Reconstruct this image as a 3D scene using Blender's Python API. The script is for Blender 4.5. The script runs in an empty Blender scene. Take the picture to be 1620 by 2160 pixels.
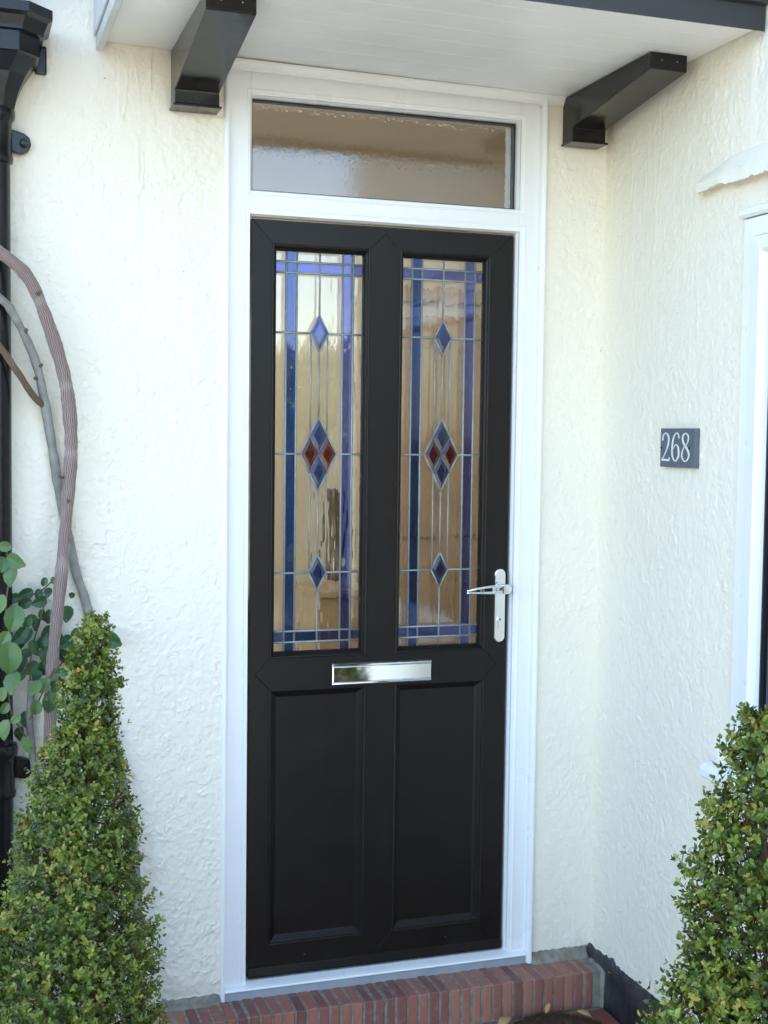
import bpy, bmesh, math, random
import numpy as np
from mathutils import Vector, Matrix

S = bpy.context.scene
COL = S.collection
rad = math.radians

# ------------------------------------------------------------------ camera
cam_d = bpy.data.cameras.new('camera'); cam = bpy.data.objects.new('camera', cam_d); COL.objects.link(cam)
cam_d.sensor_fit = 'HORIZONTAL'; cam_d.sensor_width = 36.0; cam_d.lens = 36.0 * 2713.85 / 1620.0
cam_d.clip_start = 0.05; cam_d.clip_end = 3000
YAW, PITCH, ROLL = rad(18.5046), rad(-3.4451), rad(0.70885)
_f = Vector((math.sin(YAW)*math.cos(PITCH), math.cos(YAW)*math.cos(PITCH), math.sin(PITCH)))
_r = Vector((math.cos(YAW), -math.sin(YAW), 0)); _u = _r.cross(_f)
_r2 = _r*math.cos(ROLL) + _u*math.sin(ROLL); _u2 = -_r*math.sin(ROLL) + _u*math.cos(ROLL)
m = Matrix((_r2, _u2, -_f)).transposed().to_4x4(); m.translation = (-.72487, -3.26373, 1.44706)
cam.matrix_world = m
S.camera = cam

# ------------------------------------------------------------------ world, sun, exposure
SUN_EL, SUN_AZ = 44.0, 78.0       # sun off to the right, behind the side wing: the porch lies in open shade
w = bpy.data.worlds.new('World'); S.world = w; w.use_nodes = True
wn = w.node_tree.nodes; wl = w.node_tree.links
sky = wn.new('ShaderNodeTexSky'); sky.sky_type = 'NISHITA'; sky.sun_disc = False
sky.sun_elevation = rad(SUN_EL); sky.sun_rotation = rad(SUN_AZ)
sky.air_density = 1.0; sky.dust_density = 0.8; sky.ozone_density = 1.0; sky.altitude = 50
bg = wn['Background']; bg.inputs['Strength'].default_value = 0.15
wl.new(sky.outputs[0], bg.inputs['Color'])
sun_d = bpy.data.lights.new('sun', 'SUN'); sun_d.energy = 3.5; sun_d.angle = rad(0.6); sun_d.color = (1, .93, .82)
sun = bpy.data.objects.new('sun', sun_d); COL.objects.link(sun)
_sd = Vector((math.sin(rad(SUN_AZ))*math.cos(rad(SUN_EL)), math.cos(rad(SUN_AZ))*math.cos(rad(SUN_EL)), math.sin(rad(SUN_EL))))
sun.rotation_euler = _sd.to_track_quat('Z', 'Y').to_euler(); sun.location = (0, 0, 12)
S.view_settings.view_transform = 'Standard'; S.view_settings.look = 'None'
S.view_settings.gamma = 1.0; S.view_settings.exposure = 2.70
S.render.engine = 'CYCLES'
S.cycles.use_denoising = True
S.cycles.max_bounces = 10; S.cycles.transparent_max_bounces = 12; S.cycles.transmission_bounces = 8
S.cycles.diffuse_bounces = 5; S.cycles.glossy_bounces = 4
S.cycles.caustics_reflective = False; S.cycles.caustics_refractive = False

# ------------------------------------------------------------------ material helpers
def mat(name, color, rough=.6, metal=0., spec=.5, noise=None, bump=None, coat=0.):
    """noise=(scale, amount, color2)  bump=(scale, strength, distance, detail)"""
    M = bpy.data.materials.new(name); M.use_nodes = True
    N, L = M.node_tree.nodes, M.node_tree.links
    b = N['Principled BSDF']
    b.inputs['Base Color'].default_value = (*color, 1); b.inputs['Roughness'].default_value = rough
    b.inputs['Metallic'].default_value = metal; b.inputs['Specular IOR Level'].default_value = spec
    b.inputs['Coat Weight'].default_value = coat
    tc = N.new('ShaderNodeTexCoord')
    if noise:
        t = N.new('ShaderNodeTexNoise'); t.inputs['Scale'].default_value = noise[0]; t.inputs['Detail'].default_value = 6
        r = N.new('ShaderNodeMix'); r.data_type = 'RGBA'
        r.inputs[6].default_value = (*color, 1); r.inputs[7].default_value = (*noise[2], 1)
        mr = N.new('ShaderNodeMapRange'); mr.inputs[1].default_value = .35; mr.inputs[2].default_value = .7; mr.inputs[4].default_value = noise[1]
        L.new(tc.outputs['Object'], t.inputs['Vector']); L.new(t.outputs['Fac'], mr.inputs[0]); L.new(mr.outputs[0], r.inputs[0])
        L.new(r.outputs[2], b.inputs['Base Color'])
        mr2 = N.new('ShaderNodeMapRange'); mr2.inputs[3].default_value = max(rough-.07, .02); mr2.inputs[4].default_value = min(rough+.1, 1)
        L.new(t.outputs['Fac'], mr2.inputs[0]); L.new(mr2.outputs[0], b.inputs['Roughness'])
    if bump:
        t = N.new('ShaderNodeTexNoise'); t.inputs['Scale'].default_value = bump[0]; t.inputs['Detail'].default_value = bump[3] if len(bump) > 3 else 4
        bp = N.new('ShaderNodeBump'); bp.inputs['Strength'].default_value = bump[1]; bp.inputs['Distance'].default_value = bump[2]
        L.new(tc.outputs['Object'], t.inputs['Vector']); L.new(t.outputs['Fac'], bp.inputs['Height']); L.new(bp.outputs[0], b.inputs['Normal'])
    return M

def attr_mat(name, stops, rough=.5, spec=.4, attr='tint', trans=0., bump=None):
    """colour taken from a stored attribute through a ramp"""
    M = bpy.data.materials.new(name); M.use_nodes = True
    N, L = M.node_tree.nodes, M.node_tree.links; b = N['Principled BSDF']
    a = N.new('ShaderNodeAttribute'); a.attribute_name = attr
    r = N.new('ShaderNodeValToRGB'); e = r.color_ramp.elements
    while len(e) < len(stops): e.new(.5)
    for el, (p, c) in zip(e, stops): el.position = p; el.color = (*c, 1)
    L.new(a.outputs['Fac'], r.inputs[0]); L.new(r.outputs[0], b.inputs['Base Color'])
    b.inputs['Roughness'].default_value = rough; b.inputs['Specular IOR Level'].default_value = spec
    if trans:
        t = N.new('ShaderNodeBsdfTranslucent'); mx = N.new('ShaderNodeMixShader'); mx.inputs[0].default_value = trans
        hs = N.new('ShaderNodeHueSaturation'); hs.inputs['Value'].default_value = 1.6; hs.inputs['Hue'].default_value = .48
        L.new(r.outputs[0], hs.inputs['Color']); L.new(hs.outputs[0], t.inputs['Color'])
        L.new(b.outputs[0], mx.inputs[1]); L.new(t.outputs[0], mx.inputs[2]); L.new(mx.outputs[0], N['Material Output'].inputs['Surface'])
    if bump:
        tc = N.new('ShaderNodeTexCoord'); n = N.new('ShaderNodeTexNoise'); n.inputs['Scale'].default_value = bump[0]; n.inputs['Detail'].default_value = 5
        bp = N.new('ShaderNodeBump'); bp.inputs['Strength'].default_value = bump[1]; bp.inputs['Distance'].default_value = bump[2]
        L.new(tc.outputs['Object'], n.inputs['Vector']); L.new(n.outputs['Fac'], bp.inputs['Height']); L.new(bp.outputs[0], b.inputs['Normal'])
    return M

def glass_mat(name, tint, ior=1.45, rough=.0, bump=None, refl=.12, fres=1.5):
    """window glass: clear or wavy transmission plus the mirror reflection of both faces of the sealed unit"""
    M = bpy.data.materials.new(name); M.use_nodes = True
    N, L = M.node_tree.nodes, M.node_tree.links
    N.remove(N['Principled BSDF'])
    gl = N.new('ShaderNodeBsdfGlossy'); gl.inputs['Roughness'].default_value = .015; gl.inputs['Color'].default_value = (1, 1, 1, 1)
    fr = N.new('ShaderNodeFresnel'); fr.inputs['IOR'].default_value = 1.5
    ad = N.new('ShaderNodeMath'); ad.operation = 'MULTIPLY_ADD'; ad.inputs[1].default_value = fres; ad.inputs[2].default_value = refl; ad.use_clamp = True
    L.new(fr.outputs[0], ad.inputs[0])
    mx = N.new('ShaderNodeMixShader'); L.new(ad.outputs[0], mx.inputs[0])
    if bump:
        tc = N.new('ShaderNodeTexCoord'); mp = N.new('ShaderNodeMapping'); mp.inputs['Scale'].default_value = bump[3]
        n = N.new('ShaderNodeTexNoise'); n.inputs['Scale'].default_value = bump[0]; n.inputs['Detail'].default_value = 2
        bp = N.new('ShaderNodeBump'); bp.inputs['Strength'].default_value = bump[1]; bp.inputs['Distance'].default_value = bump[2]
        L.new(tc.outputs['Object'], mp.inputs[0]); L.new(mp.outputs[0], n.inputs['Vector']); L.new(n.outputs['Fac'], bp.inputs['Height'])
        t = N.new('ShaderNodeBsdfRefraction'); t.inputs['IOR'].default_value = ior; t.inputs['Roughness'].default_value = rough
        L.new(bp.outputs[0], t.inputs['Normal'])
        bp2 = N.new('ShaderNodeBump'); bp2.inputs['Strength'].default_value = bump[1]*.12; bp2.inputs['Distance'].default_value = bump[2]
        L.new(n.outputs['Fac'], bp2.inputs['Height']); L.new(bp2.outputs[0], gl.inputs['Normal'])
    else:
        t = N.new('ShaderNodeBsdfTransparent')
    t.inputs['Color'].default_value = (*[c**.5 for c in tint], 1)      # light crosses two faces
    L.new(t.outputs[0], mx.inputs[1]); L.new(gl.outputs[0], mx.inputs[2]); L.new(mx.outputs[0], N['Material Output'].inputs['Surface'])
    return M

# ------------------------------------------------------------------ mesh helpers
def link(name, me, mt=None, parent=None, smooth=False):
    if mt is not None and not me.materials: me.materials.append(mt)
    if smooth and len(me.polygons): me.polygons.foreach_set('use_smooth', np.ones(len(me.polygons), bool))
    o = bpy.data.objects.new(name, me); COL.objects.link(o)
    if parent is not None: o.parent = parent
    return o

def pyd(name, v, f, mt, parent=None, smooth=False):
    me = bpy.data.meshes.new(name); me.from_pydata([tuple(map(float, q)) for q in v], [], f); me.update()
    bm = bmesh.new(); bm.from_mesh(me); bmesh.ops.recalc_face_normals(bm, faces=bm.faces); bm.to_mesh(me); bm.free()
    return link(name, me, mt, parent, smooth)

def empty(name, loc, label=None, cat=None, group=None):
    o = bpy.data.objects.new(name, None); o.location = loc; o.empty_display_size = .1; COL.objects.link(o)
    if label: o['label'] = label; o['category'] = cat
    if group: o['group'] = group
    bpy.context.view_layer.update()
    return o

def adopt(parent, *objs):
    """parent keeping world placement: the meshes are written in world coordinates"""
    for o in objs:
        o.parent = parent; o.matrix_parent_inverse = parent.matrix_world.inverted()

def box(name, a, b, mt, parent=None, bev=.0, seg=2, keep=True):
    bm = bmesh.new()
    x0, y0, z0 = a; x1, y1, z1 = b
    vs = [bm.verts.new(p) for p in ((x0,y0,z0),(x1,y0,z0),(x1,y1,z0),(x0,y1,z0),(x0,y0,z1),(x1,y0,z1),(x1,y1,z1),(x0,y1,z1))]
    for q in ((0,3,2,1),(4,5,6,7),(0,1,5,4),(1,2,6,5),(2,3,7,6),(3,0,4,7)): bm.faces.new([vs[i] for i in q])
    bmesh.ops.recalc_face_normals(bm, faces=bm.faces)
    if bev: bmesh.ops.bevel(bm, geom=bm.edges[:], offset=bev, segments=seg, profile=.5, affect='EDGES')
    me = bpy.data.meshes.new(name); bm.to_mesh(me); bm.free()
    o = link(name, me, mt)
    if parent is not None: adopt(parent, o)
    return o

def prism(name, poly, axis, a, b, mt, parent=None, bev=0., seg=2):
    """poly: list of 2-D points in the two other axes (x,z for axis y; y,z for axis x; x,y for axis z)"""
    bm = bmesh.new()
    def pt(p, t): return {'y': (p[0], t, p[1]), 'x': (t, p[0], p[1]), 'z': (p[0], p[1], t)}[axis]
    A = [bm.verts.new(pt(p, a)) for p in poly]; B = [bm.verts.new(pt(p, b)) for p in poly]
    n = len(poly); bm.faces.new(A); bm.faces.new(B[::-1])
    for i in range(n): bm.faces.new((A[i], B[i], B[(i+1) % n], A[(i+1) % n]))
    bmesh.ops.recalc_face_normals(bm, faces=bm.faces)
    if bev: bmesh.ops.bevel(bm, geom=bm.edges[:], offset=bev, segments=seg, profile=.5, affect='EDGES')
    me = bpy.data.meshes.new(name); bm.to_mesh(me); bm.free()
    o = link(name, me, mt)
    if parent is not None: adopt(parent, o)
    return o

def sweep_sides(names, x0, x1, z0, z1, prof, mt, parent, plane='y', sides='LTRB', inward=True, smooth=True):
    """mitred moulding round a rectangle, one mesh for each side; prof = (inset, depth) pairs"""
    s = 1 if inward else -1
    out = []
    for sd in sides:
        v = []
        for d, y in prof:
            a, b, c, e = x0+s*d, x1-s*d, z0+s*d, z1-s*d
            p, q = {'L': ((a, c), (a, e)), 'R': ((b, e), (b, c)), 'T': ((a, e), (b, e)), 'B': ((b, c), (a, c))}[sd]
            for t in (p, q): v.append((t[0], y, t[1]) if plane == 'y' else (y, t[0], t[1]))
        f = [(2*i, 2*i+1, 2*i+3, 2*i+2) for i in range(len(prof)-1)]
        f.append(tuple(range(0, 2*len(prof), 2))); f.append(tuple(range(1, 2*len(prof), 2))); n = len(prof)
        f.append((0, 1, 2*n-1, 2*n-2))
        o = pyd(names, v, f, mt)
        adopt(parent, o); out.append(o)
    return out

def tube(name, pts, radii, mt, parent=None, seg=14, cap=True, smooth=True, ridge=None):
    P = [Vector(p) for p in pts]; v = []; f = []; hs = []
    ref = Vector((0, 1, 0)) if abs((P[1]-P[0]).normalized().y) < .9 else Vector((1, 0, 0))
    for i, p in enumerate(P):
        t = (P[min(i+1, len(P)-1)] - P[max(i-1, 0)]).normalized()
        a = t.cross(ref).normalized(); b = t.cross(a)
        for k in range(seg):
            an = 2*math.pi*k/seg; r = radii[i] if hasattr(radii, '__len__') else radii
            h = 0
            if ridge is not None: h = ridge(an, i, len(P)); r = r*(1+h)
            hs.append(h); v.append(p + a*(r*math.cos(an)) + b*(r*math.sin(an)))
    for i in range(len(P)-1):
        for k in range(seg):
            f.append((i*seg+k, i*seg+(k+1) % seg, (i+1)*seg+(k+1) % seg, (i+1)*seg+k))
    if cap: f.append(tuple(range(seg))[::-1]); f.append(tuple(range((len(P)-1)*seg, len(P)*seg)))
    me = bpy.data.meshes.new(name); me.from_pydata(v, [], f); me.update()
    if ridge is not None:
        at = me.attributes.new('tint', 'FLOAT', 'POINT'); at.data.foreach_set('value', np.clip(np.array(hs)*4+.5, 0, 1).astype(np.float32))
    o = link(name, me, mt, None, smooth)
    if parent is not None: adopt(parent, o)
    return o

def lathe(name, prof, centre, axis, mt, parent=None, seg=24):
    """prof=(radius, along)"""
    v = []; f = []
    for r, t in prof:
        for k in range(seg):
            a = 2*math.pi*k/seg; c, s = r*math.cos(a), r*math.sin(a)
            v.append({'z': (c, s, t), 'y': (c, t, s), 'x': (t, c, s)}[axis])
    n = len(prof)
    for i in range(n-1):
        for k in range(seg): f.append((i*seg+k, i*seg+(k+1) % seg, (i+1)*seg+(k+1) % seg, (i+1)*seg+k))
    f.append(tuple(range(seg))); f.append(tuple(range((n-1)*seg, n*seg)))
    v = [(a+centre[0], b+centre[1], c+centre[2]) for a, b, c in v]
    o = pyd(name, v, f, mt, None, False)
    me = o.data; me.polygons.foreach_set('use_smooth', np.array([len(p.vertices) == 4 for p in me.polygons]))
    me.set_sharp_from_angle(angle=rad(40))
    if parent is not None: adopt(parent, o)
    return o

def catmull(pts, n):
    P = [Vector(p) for p in pts]; P = [P[0]*2-P[1]] + P + [P[-1]*2-P[-2]]; out = []
    for i in range(1, len(P)-2):
        for k in range(n):
            t = k/n; a, b, c, d = P[i-1], P[i], P[i+1], P[i+2]
            out.append(.5*((2*b)+(-a+c)*t+(2*a-5*b+4*c-d)*t*t+(-a+3*b-3*c+d)*t**3))
    out.append(P[-2]); return out

def field(n0, n1, d0, d1, l0, l1, seed):
    g = np.random.default_rng(seed).standard_normal((n0, n1))
    k0 = np.fft.fftfreq(n0, d0)[:, None]*2*np.pi; k1 = np.fft.fftfreq(n1, d1)[None, :]*2*np.pi
    h = np.fft.ifft2(np.fft.fft2(g)*np.exp(-((k0*l0)**2+(k1*l1)**2)/2)).real
    return h/h.std()

# ------------------------------------------------------------------ materials
CREAM = (.82, .765, .635)
def render_material():
    M = mat('cream_render', CREAM, .75, spec=.3, noise=(3.2, .5, (.795, .735, .60)), bump=(210, .7, .002, 6))
    N, L = M.node_tree.nodes, M.node_tree.links; b = N['Principled BSDF']
    src = b.inputs['Base Color'].links[0].from_socket
    tc = N.new('ShaderNodeTexCoord')
    n1 = N.new('ShaderNodeTexNoise'); n1.inputs['Scale'].default_value = 55; n1.inputs['Detail'].default_value = 3; n1.inputs['Roughness'].default_value = .7
    n2 = N.new('ShaderNodeTexNoise'); n2.inputs['Scale'].default_value = 5; n2.inputs['Detail'].default_value = 2
    m1 = N.new('ShaderNodeMapRange'); m1.inputs[1].default_value = .70; m1.inputs[2].default_value = .76
    m2 = N.new('ShaderNodeMapRange'); m2.inputs[1].default_value = .40; m2.inputs[2].default_value = .65
    mu = N.new('ShaderNodeMath'); mu.operation = 'MULTIPLY'; mx = N.new('ShaderNodeMix'); mx.data_type = 'RGBA'; mx.inputs[7].default_value = (.36, .32, .25, 1)
    L.new(tc.outputs['Object'], n1.inputs['Vector']); L.new(tc.outputs['Object'], n2.inputs['Vector'])
    L.new(n1.outputs['Fac'], m1.inputs[0]); L.new(n2.outputs['Fac'], m2.inputs[0]); L.new(m1.outputs[0], mu.inputs[0]); L.new(m2.outputs[0], mu.inputs[1])
    L.new(mu.outputs[0], mx.inputs[0]); L.new(src, mx.inputs[6]); L.new(mx.outputs[2], b.inputs['Base Color'])
    return M
M_render = render_material()
M_upvc = mat('white_upvc', (.80, .80, .78), .28, spec=.45, noise=(9, .4, (.77, .77, .75)))
M_soffit = mat('white_soffit_board', (.80, .79, .75), .38, spec=.4, noise=(5, .6, (.69, .68, .63)), bump=(40, .12, .002))
M_black = mat('black_gloss_paint', (.008, .0075, .007), .17, spec=.38, noise=(30, .5, (.02, .018, .016)), bump=(60, .12, .002))
M_iron = mat('black_cast_iron_paint', (.007, .007, .0075), .26, spec=.36, bump=(90, .25, .002))
M_door = mat('black_brown_foil', (.0085, .0062, .0048), .36, spec=.25, noise=(14, .6, (.0115, .009, .0072)), bump=(420, .06, .001))
M_gasket = mat('black_gasket', (.006, .006, .009), .5)
M_chrome = mat('polished_chrome', (.86, .87, .88), .05, metal=1., bump=(25, .02, .002))
M_chrome2 = mat('chrome_dark_slot', (.10, .10, .10), .2, metal=1.)
M_lead = mat('lead_came', (.30, .33, .31), .5, metal=.25, noise=(80, .7, (.2, .22, .21)), bump=(150, .3, .001))
M_fascia = mat('dark_grey_fascia', (.020, .0205, .022), .35, noise=(8, .6, (.03, .03, .03)), bump=(50, .15, .002))
M_barge = mat('pale_grey_board', (.55, .57, .56), .4, noise=(12, .7, (.42, .44, .43)))
M_sill = mat('grey_sill_edge', (.33, .37, .41), .45, noise=(20, .6, (.25, .28, .3)))
M_brick = None
M_mortar = mat('grey_mortar', (.27, .255, .20), .9, noise=(45, .95, (.15, .135, .105)), bump=(300, .7, .002))
M_bitumen = mat('black_bitumen', (.016, .016, .018), .42, noise=(22, .9, (.045, .047, .05)), bump=(35, .7, .006))
M_slate = mat('grey_slate', (.085, .10, .115), .5, noise=(40, .7, (.12, .135, .15)), bump=(120, .25, .001))
M_numeral = mat('silver_white_paint', (.72, .74, .74), .4)
M_darkglass = mat('dark_window_glass', (.006, .007, .012), .04, spec=.8)
M_soil = mat('dark_earth', (.10, .085, .06), .95, noise=(14, .9, (.07, .06, .045)), bump=(45, 1., .02))
M_paving = mat('pale_paving', (.54, .49, .42), .85, noise=(1.5, .8, (.45, .41, .35)), bump=(60, .5, .004))
M_gravel = mat('pale_gravel', (.46, .42, .36), .9, noise=(90, .9, (.30, .27, .23)), bump=(120, 1., .01))
M_hallwall = mat('tan_hall_paint', (.60, .52, .405), .8, noise=(2, .5, (.54, .46, .35)))
M_hallceil = mat('hall_ceiling_paint', (.60, .50, .34), .8)
M_hallfloor = mat('hall_floor_wood', (.30, .17, .08), .45, noise=(6, .8, (.22, .12, .055)))
M_wood = mat('tan_wood', (.42, .30, .18), .4, noise=(7, .9, (.33, .225, .13)), bump=(30, .3, .002))
M_dark = mat('dark_brown_wood', (.10, .065, .042), .4, noise=(9, .7, (.09, .05, .03)))
M_bark = attr_mat('striped_bark', [(0, (.075, .034, .028)), (.38, (.14, .085, .07)), (.55, (.27, .21, .185)), (1, (.42, .375, .34))], .8, .25, bump=(180, .5, .002))
M_bark2 = mat('grey_green_bark', (.27, .27, .24), .75, spec=.25, noise=(35, .9, (.18, .165, .14)), bump=(120, .4, .002))
M_bark3 = attr_mat('dark_striped_bark', [(0, (.035, .022, .015)), (.5, (.12, .085, .055)), (1, (.26, .20, .14))], .8, .25)
M_twig = mat('brown_twig', (.15, .085, .045), .8, noise=(60, .8, (.09, .05, .03)))
M_box = attr_mat('box_leaf', [(0, (.026, .044, .008)), (.28, (.062, .100, .014)), (.6, (.14, .195, .026)), (.86, (.26, .285, .05)), (.975, (.32, .27, .05)), (1, (.45, .17, .03))], .42, .45, trans=.2)
M_rose_dark = attr_mat('rose_leaf', [(0, (.026, .068, .030)), (.5, (.055, .12, .044)), (1, (.115, .20, .055))], .38, .5, trans=.22)
M_tile = mat('red_quarry_tile', (.26, .085, .06), .6, noise=(25, .8, (.19, .06, .045)), bump=(90, .3, .002))
M_coir = mat('brown_coir', (.12, .06, .028), .9, noise=(60, .9, (.05, .026, .013)))
M_dry = mat('dry_leaf', (.42, .27, .11), .8, noise=(60, .7, (.30, .16, .06)))
M_pot = mat('terracotta', (.30, .12, .07), .8, noise=(12, .7, (.22, .09, .05)))
G_clear = glass_mat('clear_cathedral_glass', (.93, .94, .92), 1.12, .03, (30, .8, .014, (1, 1, .26)), .0, .58)
G_transom = glass_mat('stippled_obscure_glass', (.62, .62, .60), 1.15, .12, (150, .28, .005, (1, 1, .6)), .03, .85)
G_blue = glass_mat('blue_glass_lit', (.19, .24, .78), refl=.0, fres=1.0)  # blue panes with the brighter view and reflections put into the tint
G_blue_dim = glass_mat('blue_glass_dim', (.055, .145, .60), refl=.0, fres=1.0)  # same blue panes, tint darkened for the dim hall behind them
G_blue2 = glass_mat('deep_blue_bevel', (.085, .14, .56), refl=.0, fres=1.)
G_red = glass_mat('plum_red_bevel', (.20, .05, .065), refl=.0, fres=1.)

# ================================================================== SETTING
g = pyd('ground', [(-400, -400, -.24), (400, -400, -.24), (400, 400, -.24), (-400, 400, -.24)], [(0, 1, 2, 3)], M_soil); g['kind'] = 'structure'
pv = box('front_paving', (-6, -5.4, -.30), (5, -.76, -.16), M_paving); pv['kind'] = 'structure'  # out of view; extent and paleness set to bounce light under the canopy
gb = box('added_gravel_bed', (-6, -.7595, -.235), (-.2805, -.02, -.19), M_gravel); gb['kind'] = 'structure'  # unseen pale strip, added to bounce light onto the wall foot
pf = box('porch_floor', (-.28, -1.12, -.30), (.985, -.045, -.142), M_mortar); pf['kind'] = 'structure'

def wall_grid(name, n_u, n_v, to3d, u0, u1, v0, v1, seed, streak, parent, mt=M_render, amp=1.0, shape=None, seam=None):
    du, dv = (u1-u0)/n_u, (v1-v0)/n_v
    N0, N1 = n_u+1, n_v+1
    F = lambda l0, l1, s: field(N0, N1, abs(du), abs(dv), l0, l1, seed*31+s)
    U, V = np.meshgrid(np.linspace(u0, u1, N0), np.linspace(v0, v1, N1), indexing='ij')
    h = .0010*F(.06, .09, 1) + .00022*F(.016, .016, 2) + .00042*F(.0048, .0055, 11) + .00025*F(.0028, .0028, 13)
    # short curled trowel lips
    for q, (l, k, am) in enumerate(((.0095, .14, .0013), (.0066, .20, .0012), (.020, .06, .0011), (.0046, .28, .0009))):
        n = F(l, l*1.15, 20+q) + .25*F(l*.4, l*.4, 30+q)
        msk = np.clip(F(.016, .019, 40+q)*.9+.10, 0, 1.2)*np.clip(F(.09, .12, 50+q)*.4+.9, .45, 1.4)
        h += am*(np.exp(-(n/k)**2) + .22*np.tanh(n/k))*msk
    # upright drag marks
    vs = F(.0062, .055, 8) + .2*F(.004, .012, 10); sm = np.clip(streak(U, V) + .25*F(.05, .12, 9), 0, 1)
    h = h*(1-.45*sm) + (.0015*np.exp(-(vs/.28)**2)*np.clip(F(.02, .05, 12)*.8+.5, 0, 1.2) + .0003*np.tanh(vs/.3))*sm
    h *= amp*1.45
    if seam is not None: h = h*np.clip(np.abs(U-seam)/.02, .0, 1)
    if shape is not None: h = h + shape(U, V)
    pts = to3d(U, V, h).reshape(-1, 3).astype(np.float32)
    idx = np.arange(N0*N1).reshape(N0, N1)
    q = np.stack([idx[:-1, :-1], idx[1:, :-1], idx[1:, 1:], idx[:-1, 1:]], -1).reshape(-1, 4)
    me = bpy.data.meshes.new(name); me.vertices.add(len(pts)); me.vertices.foreach_set('co', pts.ravel())
    me.loops.add(q.size); me.loops.foreach_set('vertex_index', q.ravel().astype(np.int32))
    me.polygons.add(len(q)); me.polygons.foreach_set('loop_start', np.arange(0, q.size, 4, dtype=np.int32))
    me.update(calc_edges=True); me.validate()
    o = link(name, me, mt, None, True); adopt(parent, o)
    return o

WY = -.030      # outer face of the house wall;  the leaf face of the door is y = 0
WX = .993       # face of the side wall on the right
hw = empty('house_wall', (0, .1, -.2), 'cream rough render house wall that the black front door is set in', 'wall')
# left of the door
def streakL(U, V): return np.clip((V-1.55)/.6, 0, 1)*np.clip(1.2-np.abs(U+.28)/.22, 0, 1)
def shapeL(U, V):
    seam = .0025/(1+np.exp(-(U+.287)/.004))*np.clip((V-1.1)/.4, 0, 1)     # shallow upright patch edge
    flare = .012*np.clip((-.35-U)/.35, 0, 1)
    bot = -.006*np.clip((.02-V)/.03, 0, 1)
    return -seam+flare+bot
wall_grid('render_coat', 285, 1090, lambda U, V, h: np.stack([U, WY-h, V], -1), -.78, -.067, -.022, 2.72, 1, streakL, hw, amp=.92, shape=shapeL)
# right of the door
wall_grid('render_coat', 78, 960, lambda U, V, h: np.stack([U, WY-h, V], -1),   .803, .998, -.013, 2.46, 2, lambda U, V: .35*np.clip((V-1.6)/.6, 0, 1), hw, amp=.55)
box('wall_core', (-8, WY+.012, -.3), (-.066, .2, 6.2), M_render, hw)
box('wall_core', (.802, WY+.012, -.3), (9, .2, 6.2), M_render, hw)
box('wall_core', (-.066, WY+.012, 2.44), (.802, .2, 6.2), M_render, hw)
box('upper_render', (-8, WY, -.24), (-.78, WY+.01, 6.2), M_render, hw)
box('upper_render', (-.779, WY, 2.72), (.998, WY+.01, 6.2), M_render, hw)

bw = empty('side_wall', (1.1, -.5, -.2), 'cream rough render side wall at right carrying the house number', 'wall')
WLO, WHI, WY0, WY1 = .69, 1.945, -.712, -1.95       # window opening in the side wall
def streakR(U, V): return np.clip((V-1.35)/.7, 0, 1)*np.clip(1.15-np.abs(U+.28)/.42, 0, 1)
def shapeR(U, V):
    return .0035*np.clip((V-1.9)/.4, 0, 1)*0
wall_grid('render_coat', 270, 960, lambda U, V, h: np.stack([WX-h, U, V], -1), -.025, -.712, -.003, 2.50, 3, streakR, bw, amp=.55, seam=-.712)
wall_grid('render_coat', 98, 220, lambda U, V, h: np.stack([WX-h, U, V], -1), -.7121, -.96, 1.948, 2.50, 4, streakR, bw, amp=.55, seam=-.712)
wall_grid('render_coat', 98, 250, lambda U, V, h: np.stack([WX-h, U, V], -1), -.7121, -.96, -.003, .688, 5, streakR, bw, amp=.55, seam=-.712)
box('wall_core', (WX+.012, -.712, -.3), (1.3, WY+.012, 6.2), M_render, bw)
box('wall_core', (WX+.012, -2.35, 1.948), (1.3, -.7121, 6.2), M_render, bw)
box('wall_core', (WX+.012, -2.35, -.3), (1.3, -.7121, .688), M_render, bw)
box('wall_core', (WX, -2.35, .6885), (1.3, -1.952, 1.9475), M_render, bw)
box('upper_render', (WX, -.96, 2.50), (WX+.011, WY, 6.2), M_render, bw)
box('upper_render', (WX, -2.35, 1.949), (WX+.011, -.9605, 6.2), M_render, bw)
box('upper_render', (WX, -2.35, -.24), (WX+.011, -.9605, .687), M_render, bw)
# bell-cast drip lip over the window, ragged lower edge
rnd = random.Random(5)
v = []; f = []
_g = np.random.default_rng(9)
def smooth1(nn, w): return np.convolve(_g.standard_normal(nn+6*w), np.ones(w)/w**.5, 'same')[3*w:3*w+nn]
sa, sb, sc_, sj = smooth1(141, 6), smooth1(141, 9), smooth1(141, 12), smooth1(141, 4)
for i in range(141):
    y = -.530 - i*.0075
    fade = min(1, (i+1.2)/4.0); rise = min(1, i/16.0); jag = (.0075*max(0, math.tanh(3*(sj[i]-.35)))+.0009*sa[i])*fade
    out = .036*fade + .0012*sb[i]; base = 2.030
    ring = [(WX+.004, y, 2.074+.036*rise), (WX-out*.30+.0010*sb[i], y, 2.070+.022*rise), (WX-out*.72+.0012*sc_[i], y, 2.061+.004*rise), (WX-out*.97+.0010*sa[i], y, 2.052), (WX-out+.001, y, base+jag), (WX-out*.75, y, base+jag+.006), (WX+.004, y, base+.012)]
    v += ring
k = 7
for i in range(140):
    for j in range(k-1): f.append((i*k+j, i*k+j+1, (i+1)*k+j+1, (i+1)*k+j))
f.append(tuple(range(k))); f.append(tuple(range(140*k, 141*k)))
o = pyd('drip_lip', v, f, M_render, None, False); o.data.set_sharp_from_angle(angle=rad(38)); adopt(bw, o); o['label'] = 'sloping ragged-edged render lip above the window'
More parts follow.
